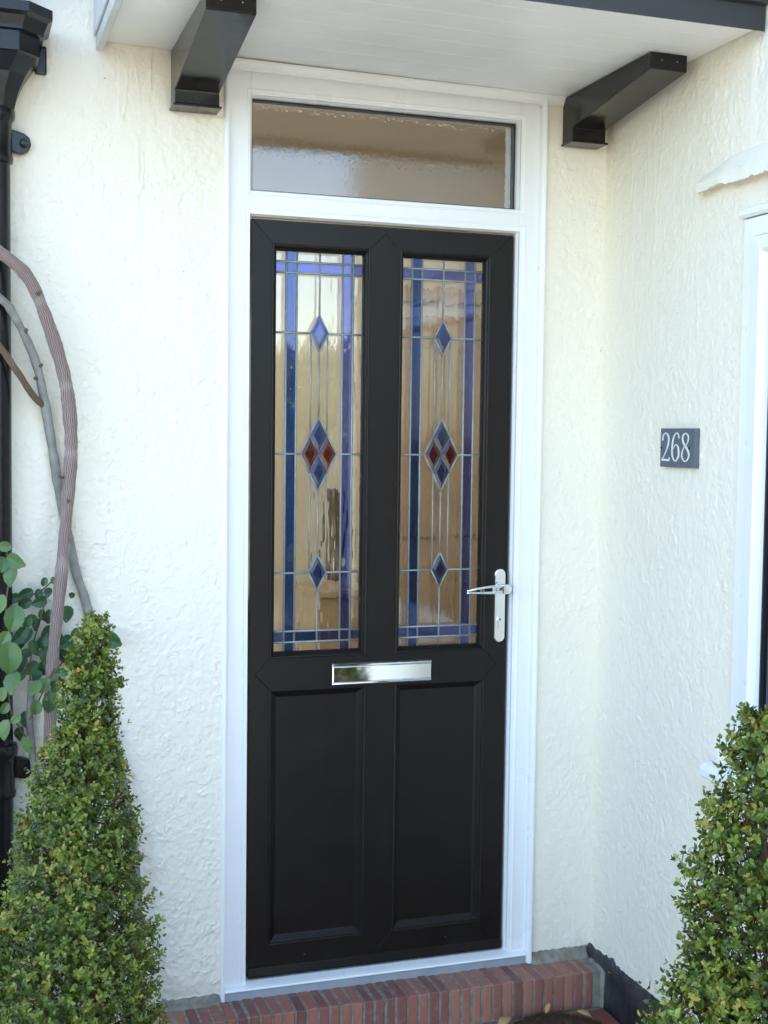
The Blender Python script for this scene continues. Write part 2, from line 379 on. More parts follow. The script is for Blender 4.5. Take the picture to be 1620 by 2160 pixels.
# black bitumen band at the foot of the side wall, ragged upper edge
v = []; f = []; NP = 110
pa, pb, pc = smooth1(NP+1, 3), smooth1(NP+1, 7), smooth1(NP+1, 2)
for i in range(NP+1):
    y = -.034 - i*.0085
    top = -.002+.0028*pa[i]+.003*pb[i]+.0012*pc[i]; o1 = .007+.0008*pb[i]
    v += [(WX+.004, y, top+.003), (WX-o1*.5, y, top), (WX-o1-.002, y, top-.009), (WX-.011+.0007*pa[i], y, -.06), (WX-.013, y, -.142), (WX+.004, y, -.16)]
for i in range(NP):
    for j in range(5): f.append((i*6+j, i*6+j+1, (i+1)*6+j+1, (i+1)*6+j))
o = pyd('plinth_band', v, f, M_bitumen, None, True); adopt(bw, o); o['label'] = 'black tar-painted band along the foot of the side wall'

# ---------------------------------------------------------------- hall behind the door (seen through the glass)
def st(name, a, b, mt):
    o = box(name, a, b, mt); o['kind'] = 'structure'; return o
HB = 2.05
st('hall_floor', (-.6, .21, -.12), (2.2, HB, -.02), M_hallfloor)
st('hall_ceiling', (-.6, 1.30, 2.62), (2.2, HB, 2.70), M_hallceil)      # roof left open in front of this, added to let sky light in
st('hall_wall_back', (-.6, HB, -.12), (2.2, HB+.1, 3.2), M_hallwall)
st('hall_wall_right', (2.2, .1, -.12), (2.3, HB+.1, 3.2), M_hallwall)
st('hall_wall_left', (-.7, .1, -.12), (-.6, .35, 3.2), M_hallwall)
st('hall_wall_left', (-.7, 1.95, -.12), (-.6, HB+.1, 3.2), M_hallwall)
st('hall_wall_left', (-.7, .35, -.12), (-.6, 1.95, .5), M_hallwall)  # gap above this piece is added to let sky light into the hall
st('hall_skirting', (-.6, HB-.02, -.02), (2.2, HB-.0005, .12), M_wood)

# ================================================================== DOOR FRAME
H, W = 1.996, .733
fr = empty('door_frame', (W/2, 0, -.03), 'white plastic door frame with a glazed transom light around the black door', 'door frame')
FY = -.0195
XL, XR = -.003, .737
box('jamb', (-.0655, FY, -.004), (XL-.004, .09, 2.3675), M_upvc, fr, .0015)
box('jamb', (XR+.004, FY, -.004), (.8015, .09, 2.3675), M_upvc, fr, .0015)
box('transom_bar', (XL-.0038, FY+.0006, 2.003), (XR+.0038, .09, 2.0605), M_upvc, fr, .001)
box('head', (XL-.0038, FY+.0006, 2.301), (XR+.0038, .09, 2.3672), M_upvc, fr, .001)
ovolo = [(0, .02), (0, -.001), (.002, -.006), (.005, -.0115), (.009, -.0165), (.0135, -.0195), (.017, -.0212), (.0195, -.0212), (.0205, -.0195), (.0207, .02)]
sweep_sides('bead', XL, XR, -.03, 2.0, ovolo, M_upvc, fr, sides='LTR', inward=False)
sweep_sides('transom_bead', .001, .7365, 2.065, 2.2975, [(0, .012), (0, -.001), (.003, -.008), (.007, -.0145), (.011, -.0185), (.014, -.0208), (.0165, -.0208), (.0175, -.0195), (.0177, .012)], M_upvc, fr, inward=False)
# black glazing spacer behind the bead and the obscure pane
sweep_sides('gasket', .0005, .737, 2.0645, 2.298, [(-.004, .011), (.0045, .011), (.0045, .034), (-.004, .034)], M_gasket, fr)
tp = box('transom_pane', (-.003, .0125, 2.0615), (.7405, .0185, 2.3010), G_transom, fr)
# cover strips over the joint with the render
prism('cover_strip', [(-.0665, WY-.0005), (-.0665, WY-.0085), (-.0715, WY-.0085), (-.0765, WY-.005), (-.0765, WY+.006), (-.0665, WY+.006)], 'z', -.034, 2.362, M_upvc, fr)
quad = [(.7935, FY+.002), (.7935, WY-.004), (.7955, WY-.009), (.800, WY-.0125), (.8055, WY-.0135), (.8085, WY-.012), (.8085, FY+.004)]
prism('cover_strip', quad, 'z', -.034, 2.362, M_upvc, fr)
# sill
prism('sill', [(.09, .004), (-.004, .0005), (-.030, -.0040), (-.0375, -.0065), (-.0395, -.0105), (-.037, -.0125), (.09, -.013)], 'x', -.066, .7925, M_upvc, fr)
prism('sill_face', [(.05, -.0132), (-.0335, -.0132), (-.0335, -.037), (.05, -.037)], 'x', -.0655, .792, M_sill, fr)

# ================================================================== FRONT DOOR
dr = empty('front_door', (W/2, .02, 0), 'black panelled front door with two stained glass lights and chrome fittings', 'door')
PL, PR = (.0565, .3205), (.4045, .6645)      # panel columns
UZ, LZ = (.857, 1.934), (.088, .773)          # upper lights, lower panels
g = .00045; T = .045
s, sR = PL[0], W-PR[1]; tb = H-UZ[1]; bb = LZ[0]; a2 = (UZ[0]-LZ[1])/2; zc = (UZ[0]+LZ[1])/2; mc = (PL[1]+PR[0])/2; mw = (PR[0]-PL[1])/2
def piece(n, poly):
    cx = sum(p[0] for p in poly)/len(poly); cz = sum(p[1] for p in poly)/len(poly)
    return prism(n, poly, 'y', 0, T, M_door, dr, .0007, 2)
piece('stile', [(0.002, .012), (.002, H-.002), (s-g, UZ[1]+g*2), (s-g, UZ[0]+g), (s-a2+.004-g, zc), (s-g, LZ[1]-g), (s-g, bb-g*2)])
piece('stile', [(W-.002, .012), (W-sR+g, bb-g*2), (W-sR+g, LZ[1]-g), (W-sR+a2-.004+g, zc), (W-sR+g, UZ[0]+g), (W-sR+g, UZ[1]+g*2), (W-.002, H-.002)])
piece('rail', [(.003, H-.002), (W-.003, H-.002), (W-sR+g, UZ[1]), (PR[0]-g, UZ[1]), (mc, UZ[1]+mw-g), (PL[1]+g, UZ[1]), (s+g, UZ[1])])
piece('rail', [(.003, .012), (s+g, bb), (PL[1]+g, bb), (mc, bb-mw+g), (PR[0]-g, bb), (W-sR-g, bb), (W-.003, .012)])
piece('rail', [(s-a2+.004+g, zc), (s+g, UZ[0]), (PL[1], UZ[0]), (mc-.012, UZ[0]-mw+.012), (mc+.012, UZ[0]-mw+.012), (PR[0], UZ[0]), (W-sR-g, UZ[0]), (W-sR+a2-.004-g, zc), (W-sR-g, LZ[1]), (PR[0], LZ[1]), (mc, LZ[1]+mw*.55), (PL[1], LZ[1]), (s+g, LZ[1])])
piece('mullion', [(PL[1], UZ[0]+g), (PL[1], UZ[1]), (mc, UZ[1]+mw-3*g), (PR[0], UZ[1]), (PR[0], UZ[0]+g), (mc+.012, UZ[0]-mw+.0127), (mc-.012, UZ[0]-mw+.0127)])
piece('mullion', [(PL[1], LZ[1]-g), (mc, LZ[1]+mw*.55-2*g), (PR[0], LZ[1]-g), (PR[0], bb), (mc, bb-mw+3*g), (PL[1], bb)])
box('backing', (.004, .022, .014), (W-.004, .043, LZ[1]+.03), M_door, dr)
box('backing', (.004, .022, .014), (.0555, .043, H-.004), M_door, dr)
# weather bar along the foot
prism('weather_bar', [(.002, .034), (-.004, .031), (-.0075, .012), (-.0075, .006), (.03, .003), (.03, .034)], 'x', .003, W-.003, M_door, dr, .001, 2)
for x, z in ((.158, .052), (.562, .053)):
    lathe('screw_cap', [(.0052, .003), (.0052, -.0015), (.0042, -.0034), (.002, -.0042)], (x, 0, z), 'y', M_black, dr, 16)
beadp = [(-.0005, .010), (-.0005, -.0022), (.002, -.0036), (.0045, -.0028), (.006, -.0006), (.0068, .003), (.0100, .0065), (.0132, .0125), (.0148, .0185), (.0150, .024), (-.0005, .024)]
for (x0, x1) in (PL, PR):
    sweep_sides('glazing_bead', x0, x1, UZ[0], UZ[1], beadp, M_door, dr)
    sweep_sides('panel_moulding', x0, x1, LZ[0], LZ[1], [(-.0005, .010), (-.0005, -.0016), (.002, -.0028), (.0045, -.002), (.006, .0012), (.0095, .0040), (.016, .0105), (.0215, .0145), (.024, .0152), (.024, .0215), (-.0005, .0215)], M_door, dr)
    box('panel', (x0+.012, .0146, LZ[0]+.012), (x1-.012, .0212, LZ[1]-.012), M_door, dr)

# stained glass lights: sheet, coloured panes, bevelled diamonds, lead strips
def light(off):
    X = [v+off for v in (.0705, .0985, .127, .189, .252, .281, .3068)]
    Z = [.869, .895, .924, 1.077, 1.391, 1.71, 1.865, 1.893, 1.9215]
    sh = box('glass_sheet', (X[0]-.006, .0215, Z[0]-.006), (X[-1]+.006, .0255, Z[-1]+.006), G_clear, dr)
    def pane(x0, x1, z0, z1, mt=None):
        box('coloured_pane', (x0, .0202, z0), (x1, .0212, z1), mt or G_blue, sh)
    rows = list(zip(Z[:-1], Z[1:]))
    for c0, c1 in ((X[1], X[2]), (X[4], X[5])):
        for z0, z1 in rows: pane(c0, c1, z0, z1, G_blue_dim if c0 == X[1] else None)
    for z0, z1 in ((Z[1], Z[2]), (Z[6], Z[7])):
        for c0, c1 in ((X[0], X[1]), (X[2], X[3]), (X[3], X[4]), (X[5], X[6])): pane(c0, c1, z0, z1, G_blue_dim if z0 == Z[1] and c0 < X[3] else None)
    def came(p, q, wd=.0030, y=.0190):
        p, q = Vector((p[0], 0, p[1])), Vector((q[0], 0, q[1])); t = (q-p).normalized(); nn = Vector((t.z, 0, -t.x))
        v = []
        for e in (p, q):
            for k, d in ((-1, .0012), (-.55, -.0004), (0, -.0010), (.55, -.0004), (1, .0012)): v.append((e.x+nn.x*wd*k, y+d, e.z+nn.z*wd*k))
        f = [(i, i+1, i+6, i+5) for i in range(4)] + [(0, 5, 9, 4), (0, 1, 2, 3, 4), (5, 6, 7, 8, 9)]
        o = pyd('lead_strip', v, f, M_lead, None, True); adopt(sh, o)
    cx = X[3]
    # diamonds
    D = [(cx, 1.710, .024, .048), (cx, 1.079, .024, .048)]
    bx, bz = .0245, .0490
    big = (cx, 1.3935, .049, .098)
    quadset = [(cx, 1.3935+bz, bx, bz, G_blue2), (cx, 1.3935-bz, bx, bz, G_blue2), (cx-bx, 1.3935, bx, bz, G_red), (cx+bx, 1.3935, bx, bz, G_red)]
    def bevel(x, z, hx, hz, mt, k=.55):
        o4 = [(x, z+hz), (x+hx, z), (x, z-hz), (x-hx, z)]
        v = [(a, .0205, b) for a, b in o4] + [(x+(a-x)*k, .0160, z+(b-z)*k) for a, b in o4] + [(a, .0213, b) for a, b in o4]
        f = [(0, 1, 5, 4), (1, 2, 6, 5), (2, 3, 7, 6), (3, 0, 4, 7), (4, 5, 6, 7), (0, 1, 9, 8), (1, 2, 10, 9), (2, 3, 11, 10), (3, 0, 8, 11), (8, 9, 10, 11)]
        o = pyd('bevelled_diamond', v, f, mt); adopt(sh, o)
        for i in range(4): came(o4[i], o4[(i+1) % 4], .0026, .0186)
    for x, z, hx, hz in D: bevel(x, z, hx, hz, G_blue2)
    for q in quadset: bevel(*q)
    zt, zm, zl = 1.71, 1.3935, 1.079
    for x in (X[1], X[2], X[4], X[5]): came((x, Z[0]-.003), (x, Z[-1]+.003))
    for z in (Z[1], Z[2], Z[6], Z[7]): came((X[0]-.003, z), (X[-1]+.003, z), .0030, .0184)
    for z, hx in ((zt, .024), (zm, .049), (zl, .024)):
        came((X[0]-.003, z), (cx-hx, z), .0028, .0184); came((cx+hx, z), (X[-1]+.003, z), .0028, .0184)
    for a, b in ((Z[-1]+.003, zt+.048), (zt-.048, zm+.098), (zm-.098, zl+.048), (zl-.048, Z[0]-.003)): came((cx, a), (cx, b), .0026)
    for sx in (-1, 1):
        came((cx+sx*.0225, zt-.003), (cx+sx*.0225, zm+.053), .0024); came((cx+sx*.0225, zm-.053), (cx+sx*.0225, zl+.003), .0024)
    # inner clear sheet and bright spacer of the sealed unit
    box('inner_sheet', (X[0]-.006, .0400, Z[0]-.006), (X[-1]+.006, .0430, Z[-1]+.006), glass_in, sh)
glass_in = glass_mat('inner_sheet_glass', (.96, .97, .96), refl=.0)
light(0.0); light(.3475)

# letter plate
lp = box('letter_plate', (.2265, -.0060, .7785), (.5065, .0015, .8355), M_chrome, dr, .0012)
prism('flap', [(.2275, .7865), (.5055, .7865), (.5055, .8275), (.2275, .8275)], 'y', -.0095, -.0062, M_chrome, lp, .0014)
prism('hinge_roll', [(-.006, .8290), (-.0095, .8292), (-.0118, .8312), (-.0118, .8334), (-.0095, .8350), (-.006, .8351)], 'x', .2275, .5055, M_chrome, lp)
prism('lower_lip', [(-.006, .7850), (-.0105, .7843), (-.0112, .7818), (-.0095, .7796), (-.006, .7790)], 'x', .2275, .5055, M_chrome, lp)
box('surround_gasket', (.2245, -.0025, .7765), (.5085, .0008, .8375), M_gasket, dr)

# lever handle on a long back plate
hx0, hx1, hz0, hz1 = .6900, .7220, .8765, 1.0805
def stadium(x0, x1, z0, z1, n=12):
    r = (x1-x0)/2; c = (x0+x1)/2
    return [(c+r*math.cos(math.pi*i/n), z1-r+r*math.sin(math.pi*i/n)) for i in range(n+1)] + [(c-r*math.cos(math.pi*i/n), z0+r-r*math.sin(math.pi*i/n)) for i in range(n+1)]
hd = prism('handle_plate', stadium(hx0, hx1, hz0, hz1), 'y', -.0095, .001, M_chrome, dr, .0022, 3)
hc = (hx0+hx1)/2
lathe('rose', [(.0145, -.008), (.0145, -.014), (.012, -.017), (.0085, -.018), (.0085, -.043)], (hc, 0, 1.0275), 'y', M_chrome, hd, 28)
# lever: two bars meeting in a point, open slots between them
def lever(sign):
    pts = [(hc+.011, 1.0285+sign*.0065), (hc-.012, 1.0285+sign*.0085), (hc-.05, 1.0285+sign*.0080-.001), (hc-.085, 1.0280+sign*.0056-.003), (hc-.112, 1.0275+sign*.0028-.005)]
    return catmull([(x, -.046+.004*abs((x-hc)/.11)**2, z) for x, z in pts], 6)
for sg in (1, -1):
    P = lever(sg); n = len(P)
    tube('lever', P, [(.0052*(1-.45*i/(n-1))) for i in range(n)], M_chrome, hd, 14)
prism('lever_head', [(hc+.0175*math.cos(a), 1.0285+.0138*math.sin(a)) for a in [i*math.pi/12-math.pi/2 for i in range(13)]] + [(hc-.012, 1.0285+.0130), (hc-.012, 1.0285-.0130)], 'y', -.0525, -.0395, M_chrome, hd, .0035, 3)
for x in (.032, .068): box('lever_bridge', (hc-x-.006, -.0475, 1.0205), (hc-x+.004, -.0415, 1.0330), M_chrome, hd, .001)
cyl = lathe('lock_cylinder', [(.0088, -.0085), (.0088, -.0118), (.0082, -.0124), (.0040, -.0124), (.0036, -.0108)], (hc, 0, .9400), 'y', M_chrome, hd, 24)
prism('lock_body', [(hc-.0052, .916), (hc+.0052, .916), (hc+.0052, .934), (hc-.0052, .934)], 'y', -.0114, -.008, M_chrome, hd, .0012)
box('key_slot', (hc-.0007, -.0130, .9368), (hc+.0007, -.0106, .9432), M_chrome2, hd)

# ================================================================== PORCH CANOPY
cp = empty('porch_canopy', (.35, -.4, 2.37), 'white boarded porch canopy on black brackets above the door', 'canopy')
def sz(x): return 2.372 + (.6-x)*.016      # the soffit sags a little to the right
CX0, CX1, CYF = -.374, .9885, -.742
edges = [-.0345, -.095, -.187, -.279, -.371, -.463, -.555, -.647, -.739]
for y0, y1 in zip(edges[:-1], edges[1:]):
    c = .0008
    prof = [(y0-.0003, 2.372+.012), (y0-.0003, 2.372+c), (y0-c-.0003, 2.372), (y1+c+.0003, 2.372), (y1+.0003, 2.372+c), (y1+.0003, 2.372+.012)]
    v = [(x, p[0], p[1]-2.372+sz(x)) for x in (CX0, CX1) for p in prof]
    f = [(i, i+1, i+7, i+6) for i in range(5)] + [(0, 5, 11, 6), tuple(range(6)), tuple(range(6, 12))]
    adopt(cp, pyd('soffit_board', v, f, M_soffit))
# coving along the wall
pr = [(-.0305, 2.372), (-.051, 2.372), (-.051, 2.3693), (-.0455, 2.3665), (-.0425, 2.3600), (-.0375, 2.3540), (-.0365, 2.3490), (-.0305, 2.3485)]
nP = len(pr)
v = [(x, p[0], p[1]-2.372+2.3705+(.6-x)*.010) for x in (-.070, .858) for p in pr]
f = [(i, i+1, i+1+nP, i+nP) for i in range(nP-1)] + [(0, nP-1, 2*nP-1, nP), tuple(range(nP)), tuple(range(nP, 2*nP))]
adopt(cp, pyd('coving', v, f, M_soffit))
# fascia and side board
prism('fascia', [(CYF, 2.372), (CYF-.022, 2.350), (CYF-.022, 2.53), (CYF, 2.53)], 'x', CX0-.02, .989, M_fascia, cp)
prism('fascia_cap', [(CYF-.0225, 2.405), (CYF-.034, 2.408), (CYF-.034, 2.53), (CYF-.0225, 2.53)], 'x', CX0-.018, .989, M_fascia, cp)
box('side_board', (CX0-.018, CYF-.02, 2.365), (CX0-.0005, -.034, 2.53), M_barge, cp, .0015)
box('side_batten', (CX0-.024, CYF-.02, 2.398), (CX0-.0185, -.034, 2.53), M_barge, cp, .0015)
# lean-to roof deck
prism('roof_deck', [(WY-.002, 2.54), (CYF-.04, 2.54), (CYF-.04, 2.56), (WY-.002, 2.86)], 'x', CX0-.014, .9888, M_fascia, cp)
for bx0, bx1 in ((-.211, -.101), (.857, .957)):
    zt = sz((bx0+bx1)/2)-.0008
    br = prism('bracket', [(-.0315, zt), (-.497, zt), (-.497, zt-.040), (-.092, 2.2765), (-.092, 2.2435), (-.0315, 2.2435)], 'x', bx0, bx1, M_black, cp, .0022, 2)
    for qx in (.3, .72): lathe('nail_head', [(.0014, -.4965), (.0014, -.4980), (.0006, -.4985)], (bx0+(bx1-bx0)*qx, 0, zt-.018), 'y', M_chrome, br, 8)
    prism('bracket_foot', [(-.032, 2.2428), (-.099, 2.2428), (-.099, 2.2370), (-.032, 2.2370)], 'x', bx0-.004, bx1+.004, M_black, br, .001)

# ================================================================== BRICK STEP
M_brick = attr_mat('red_step_brick', [(0, (.125, .040, .034)), (.35, (.185, .060, .045)), (.7, (.235, .075, .050)), (1, (.29, .10, .062))], .75, .35, attr='tint', bump=(140, .45, .002))
# per-piece shade through the object's own random value, with blotches
def brick_material():
    M = bpy.data.materials.new('red_brick'); M.use_nodes = True
    N, L = M.node_tree.nodes, M.node_tree.links; b = N['Principled BSDF']
    oi = N.new('ShaderNodeObjectInfo'); r = N.new('ShaderNodeValToRGB'); e = r.color_ramp.elements
    cols = [(0, (.15, .062, .052)), (.35, (.25, .098, .075)), (.7, (.34, .13, .09)), (1, (.40, .18, .12))]
    while len(e) < 4: e.new(.5)
    for el, (p, c) in zip(e, cols): el.position = p; el.color = (*c, 1)
    tc = N.new('ShaderNodeTexCoord'); n = N.new('ShaderNodeTexNoise'); n.inputs['Scale'].default_value = 38; n.inputs['Detail'].default_value = 7
    n2 = N.new('ShaderNodeTexNoise'); n2.inputs['Scale'].default_value = 11; n2.inputs['Detail'].default_value = 4
    mx = N.new('ShaderNodeMix'); mx.data_type = 'RGBA'; mx.inputs[7].default_value = (.27, .20, .165, 1)
    mr = N.new('ShaderNodeMapRange'); mr.inputs[1].default_value = .56; mr.inputs[2].default_value = .8; mr.inputs[4].default_value = .75
    ad = N.new('ShaderNodeMath'); ad.operation = 'MULTIPLY_ADD'; ad.inputs[1].default_value = .75; 
    sc = N.new('ShaderNodeMath'); sc.operation = 'MULTIPLY_ADD'; sc.inputs[1].default_value = .5; sc.inputs[2].default_value = -.12
    L.new(oi.outputs['Random'], ad.inputs[0]); L.new(n2.outputs['Fac'], sc.inputs[0]); L.new(sc.outputs[0], ad.inputs[2])
    L.new(ad.outputs[0], r.inputs[0]); L.new(tc.outputs['Object'], n.inputs['Vector'])
    gm = N.new('ShaderNodeNewGeometry'); L.new(gm.outputs['Position'], n2.inputs['Vector'])
    L.new(gm.outputs['Position'], n.inputs['Vector'])
    L.new(n.outputs['Fac'], mr.inputs[0]); L.new(mr.outputs[0], mx.inputs[0]); L.new(r.outputs[0], mx.inputs[6]); L.new(mx.outputs[2], b.inputs['Base Color'])
    b.inputs['Roughness'].default_value = .72; b.inputs['Specular IOR Level'].default_value = .35
    bp = N.new('ShaderNodeBump'); bp.inputs['Strength'].default_value = .5; bp.inputs['Distance'].default_value = .002
    L.new(n.outputs['Fac'], bp.inputs['Height']); L.new(bp.outputs[0], b.inputs['Normal'])
    return M
M_brk = brick_material()
ST, SF, SB = -.0345, -.142, -.141     # top, front, foot of the step
stp = empty('brick_step', (.38, -.09, SB), 'shallow red brick-on-edge doorstep below the black door', 'step')
bed = box('mortar_bed', (-.232, SF+.0035, SB+.0005), (.9795, -.022, ST-.0022), M_mortar, stp, .002)
rnd = random.Random(11)
proto = []
for k in range(6):
    bm = bmesh.new(); bw2 = .0128
    bmesh.ops.create_cube(bm, size=1)
    bmesh.ops.scale(bm, vec=(bw2*2-.0006*k, .112, .102), verts=bm.verts)
    for vv in bm.verts: vv.co += Vector((rnd.uniform(-.0007, .0007), rnd.uniform(-.0007, .0007), rnd.uniform(-.0008, .0008)))
    bmesh.ops.bevel(bm, geom=bm.edges[:], offset=.0022+.0004*(k % 3), segments=1, affect='EDGES')
    me = bpy.data.meshes.new('brick'); bm.to_mesh(me); bm.free(); me.materials.append(M_brk); proto.append(me)
bed_m = bed
x = -.222; i = 0
while x < .968:
    o = bpy.data.objects.new('brick', proto[rnd.randrange(6)]); COL.objects.link(o)
    o.location = (x, SF+.056+rnd.uniform(-.0012, .0012), ST-.051+rnd.uniform(-.0012, .0008)); o.rotation_euler = (rnd.uniform(-.006, .006), rnd.uniform(-.008, .008), rnd.uniform(-.008, .008))
    adopt(stp, o); x += .0305+rnd.uniform(-.0006, .0006); i += 1
# cement fillets at the right-hand end and along the wall
v = []; f = []; n = 24
for i in range(n+1):
    x = .806+i*(.9845-.806)/n; j = rnd.uniform(-.0025, .0025)
    v += [(x, -.028, -.007+j), (x, -.034, -.013+j), (x, -.042+j, -.025), (x, -.053+j*1.5, ST+.0012), (x, -.053+j, ST-.01), (x, -.028, ST-.01)]
for i in range(n):
    for k in range(5): f.append((i*6+k, i*6+k+1, (i+1)*6+k+1, (i+1)*6+k))
f += [tuple(range(6)), tuple(range(n*6, n*6+6))]
adopt(stp, pyd('cement_fillet', v, f, M_mortar, None, True))
v = []; f = []; n = 16
for i in range(n+1):
    y = -.0625-i*(.150-.0625)/n; j = rnd.uniform(-.0025, .0025); b = (i/n)**6*.012
    v += [(.9735+j*.6, y, SB+.002), (.9728+j*.6, y, ST-.006-b), (.9755+j*.5, y, ST+.0018+j*.4-b), (.981, y, ST+.003-b), (.9855, y, ST+.006), (.9855, y, SB+.002)]
for i in range(n):
    for k in range(5): f.append((i*6+k, i*6+k+1, (i+1)*6+k+1, (i+1)*6+k))
f += [tuple(range(6)), tuple(range(n*6, n*6+6))]
adopt(stp, pyd('cement_fillet', v, f, M_mortar, None, True))
v = []; f = []; n = 20
for i in range(n+1):
    x = -.232+i*(-.080+.232)/n; j = rnd.uniform(-.003, .003)
    v += [(x, -.026, -.014+j), (x, -.034, -.019+j), (x, -.039+j, -.028), (x, -.049+j*1.5, ST+.001), (x, -.049, ST-.01), (x, -.026, ST-.01)]
for i in range(n):
    for k in range(5): f.append((i*6+k, i*6+k+1, (i+1)*6+k+1, (i+1)*6+k))
f += [tuple(range(6)), tuple(range(n*6, n*6+6))]
adopt(stp, pyd('cement_fillet', v, f, M_mortar, None, True))
# quarry tiles on the porch floor
tme = None
rnd = random.Random(4)
for j in range(9):
    for i in range(8):
        x0 = .979-i*.156; y0 = -.150-j*.156
        if x0-.15 < -.29 or y0-.15 < -1.11: continue
        if tme is None:
            bm = bmesh.new(); bmesh.ops.create_cube(bm, size=1); bmesh.ops.scale(bm, vec=(.150, .150, .018), verts=bm.verts)
            bmesh.ops.bevel(bm, geom=bm.edges[:], offset=.0022, segments=1, affect='EDGES'); tme = bpy.data.meshes.new('tile'); bm.to_mesh(tme); bm.free(); tme.materials.append(M_tile)
        o = bpy.data.objects.new('tile', tme); COL.objects.link(o); o.location = (x0-.0755, y0-.0755, -.148+rnd.uniform(-.0006, .0006)); o.rotation_euler = (rnd.uniform(-.004, .004), rnd.uniform(-.004, .004), rnd.choice((0, 1, 2, 3))*math.pi/2)
        adopt(pf, o)

# ================================================================== SIDE WINDOW
sw = empty('side_window', (WX, -1.33, .7), 'white framed window with dark glass at the right edge, in the side wall', 'window')
fx = WX-.006
wprof = [(0, WX+.07), (0, fx), (.002, fx-.002), (.040, fx-.002), (.042, fx), (.0425, fx+.002), (.046, fx-.008), (.074, fx-.010), (.079, fx-.006), (.085, fx+.006), (.088, fx+.018), (.088, WX+.07)]
sweep_sides('window_frame', WY1, WY0, WLO+.003, WHI, wprof, M_upvc, sw, plane='x')
sweep_sides('window_gasket', WY1+.088, WY0-.088, WLO+.091, WHI-.088, [(0, fx+.013), (.006, fx+.012), (.007, fx+.03), (0, fx+.03)], M_gasket, sw, plane='x')
box('window_pane', (fx+.020, WY1+.08, WLO+.08), (fx+.028, WY0-.08, WHI-.08), M_darkglass, sw)
prism('window_sill', [(WX+.03, .689), (WX-.036, .680), (WX-.045, .676), (WX-.048, .668), (WX-.048, .652), (WX-.044, .648), (WX+.03, .648)], 'y', WY1-.05, -.652, M_upvc, sw, .001)
prism('head_trim', [(WX+.01, 1.9485), (WX-.010, 1.9475), (WX-.018, 1.953), (WX-.016, 1.966), (WX-.004, 1.972), (WX+.01, 1.972)], 'y', WY1-.02, -.703, M_upvc, sw)

# ================================================================== HOUSE NUMBER
npq = empty('number_plaque', (WX, -.46, 1.375), 'small grey slate plaque reading 268 on the side wall', 'house sign')
PY0, PY1, PZ0, PZ1, PX = -.380, -.5415, 1.3745, 1.4715, .979
box('slate_plate', (PX, PY1, PZ0), (WX-.002, PY0, PZ1), M_slate, npq, .0012)
def stroke(name, poly, parent):
    """poly of (s, z, halfwidth): s runs from the left of the digit; flat raised numeral"""
    P = catmull([(a, 0, b) for a, b, c in poly], 8); Wd = []
    for i in range(len(poly)-1):
        for k in range(8): Wd.append(poly[i][2]+(poly[i+1][2]-poly[i][2])*k/8)
    Wd.append(poly[-1][2]); v = []; f = []
    for i, p in enumerate(P):
        t = (P[min(i+1, len(P)-1)]-P[max(i-1, 0)]).normalized(); nn = Vector((-t.z, 0, t.x))
        for d, e in ((-1, 0), (-1, 1), (1, 1), (1, 0)):
            q = p+nn*Wd[i]*.82*d; v.append((PX-.0016*e+.0004, PY0-q.x, PZ0+q.z))
    for i in range(len(P)-1):
        for k in range(4): f.append((i*4+k, i*4+(k+1) % 4, (i+1)*4+(k+1) % 4, (i+1)*4+k))
    f += [(0, 1, 2, 3), tuple(range(len(P)*4-4, len(P)*4))]
    return v, f
def numeral(strokes):
    V, F_ = [], []
    for s_ in strokes:
        v, f = stroke('numeral', s_, npq); b = len(V); V += v; F_ += [tuple(i+b for i in q) for q in f]
    adopt(npq, pyd('numeral', V, F_, M_numeral))
t = .0012; T2 = .0036
def D(off, pts): return [(off+a*.041, .0145+b*.072, c) for a, b, c in pts]
numeral([D(.0055, [(.16, .72, .0030), (.20, .88, .0022), (.50, .985, .0012), (.80, .88, .0032), (.86, .72, .0040), (.74, .50, .0030), (.40, .22, .0015), (.06, .03, .0012)]), D(.0055, [(.05, .045, .0032), (.5, .042, .0030), (.92, .045, .0032), (.97, .14, .0014)])])
numeral([D(.0525, [(.88, .80, .0030), (.80, .93, .0020), (.58, .985, .0012), (.26, .82, .0030), (.13, .50, .0042), (.18, .18, .0034), (.50, .010, .0012), (.84, .16, .0034), (.88, .32, .0042), (.80, .50, .0030), (.52, .58, .0012), (.24, .44, .0012)])])
numeral([D(.0985, [(.50, .985, .0012), (.22, .90, .0030), (.18, .76, .0036), (.32, .62, .0036), (.62, .48, .0040), (.86, .32, .0038), (.86, .15, .0032), (.50, .010, .0012), (.15, .15, .0030), (.13, .30, .0030), (.34, .50, .0014), (.66, .62, .0014), (.80, .76, .0026), (.76, .90, .0024), (.50, .985, .0012)])])
for yy in (.0052, .135): lathe('screw', [(.0030, PX+.001), (.0030, PX-.0012), (.0018, PX-.0020)], (0, PY0-yy, PZ0+.048), 'x', M_iron, npq, 12)

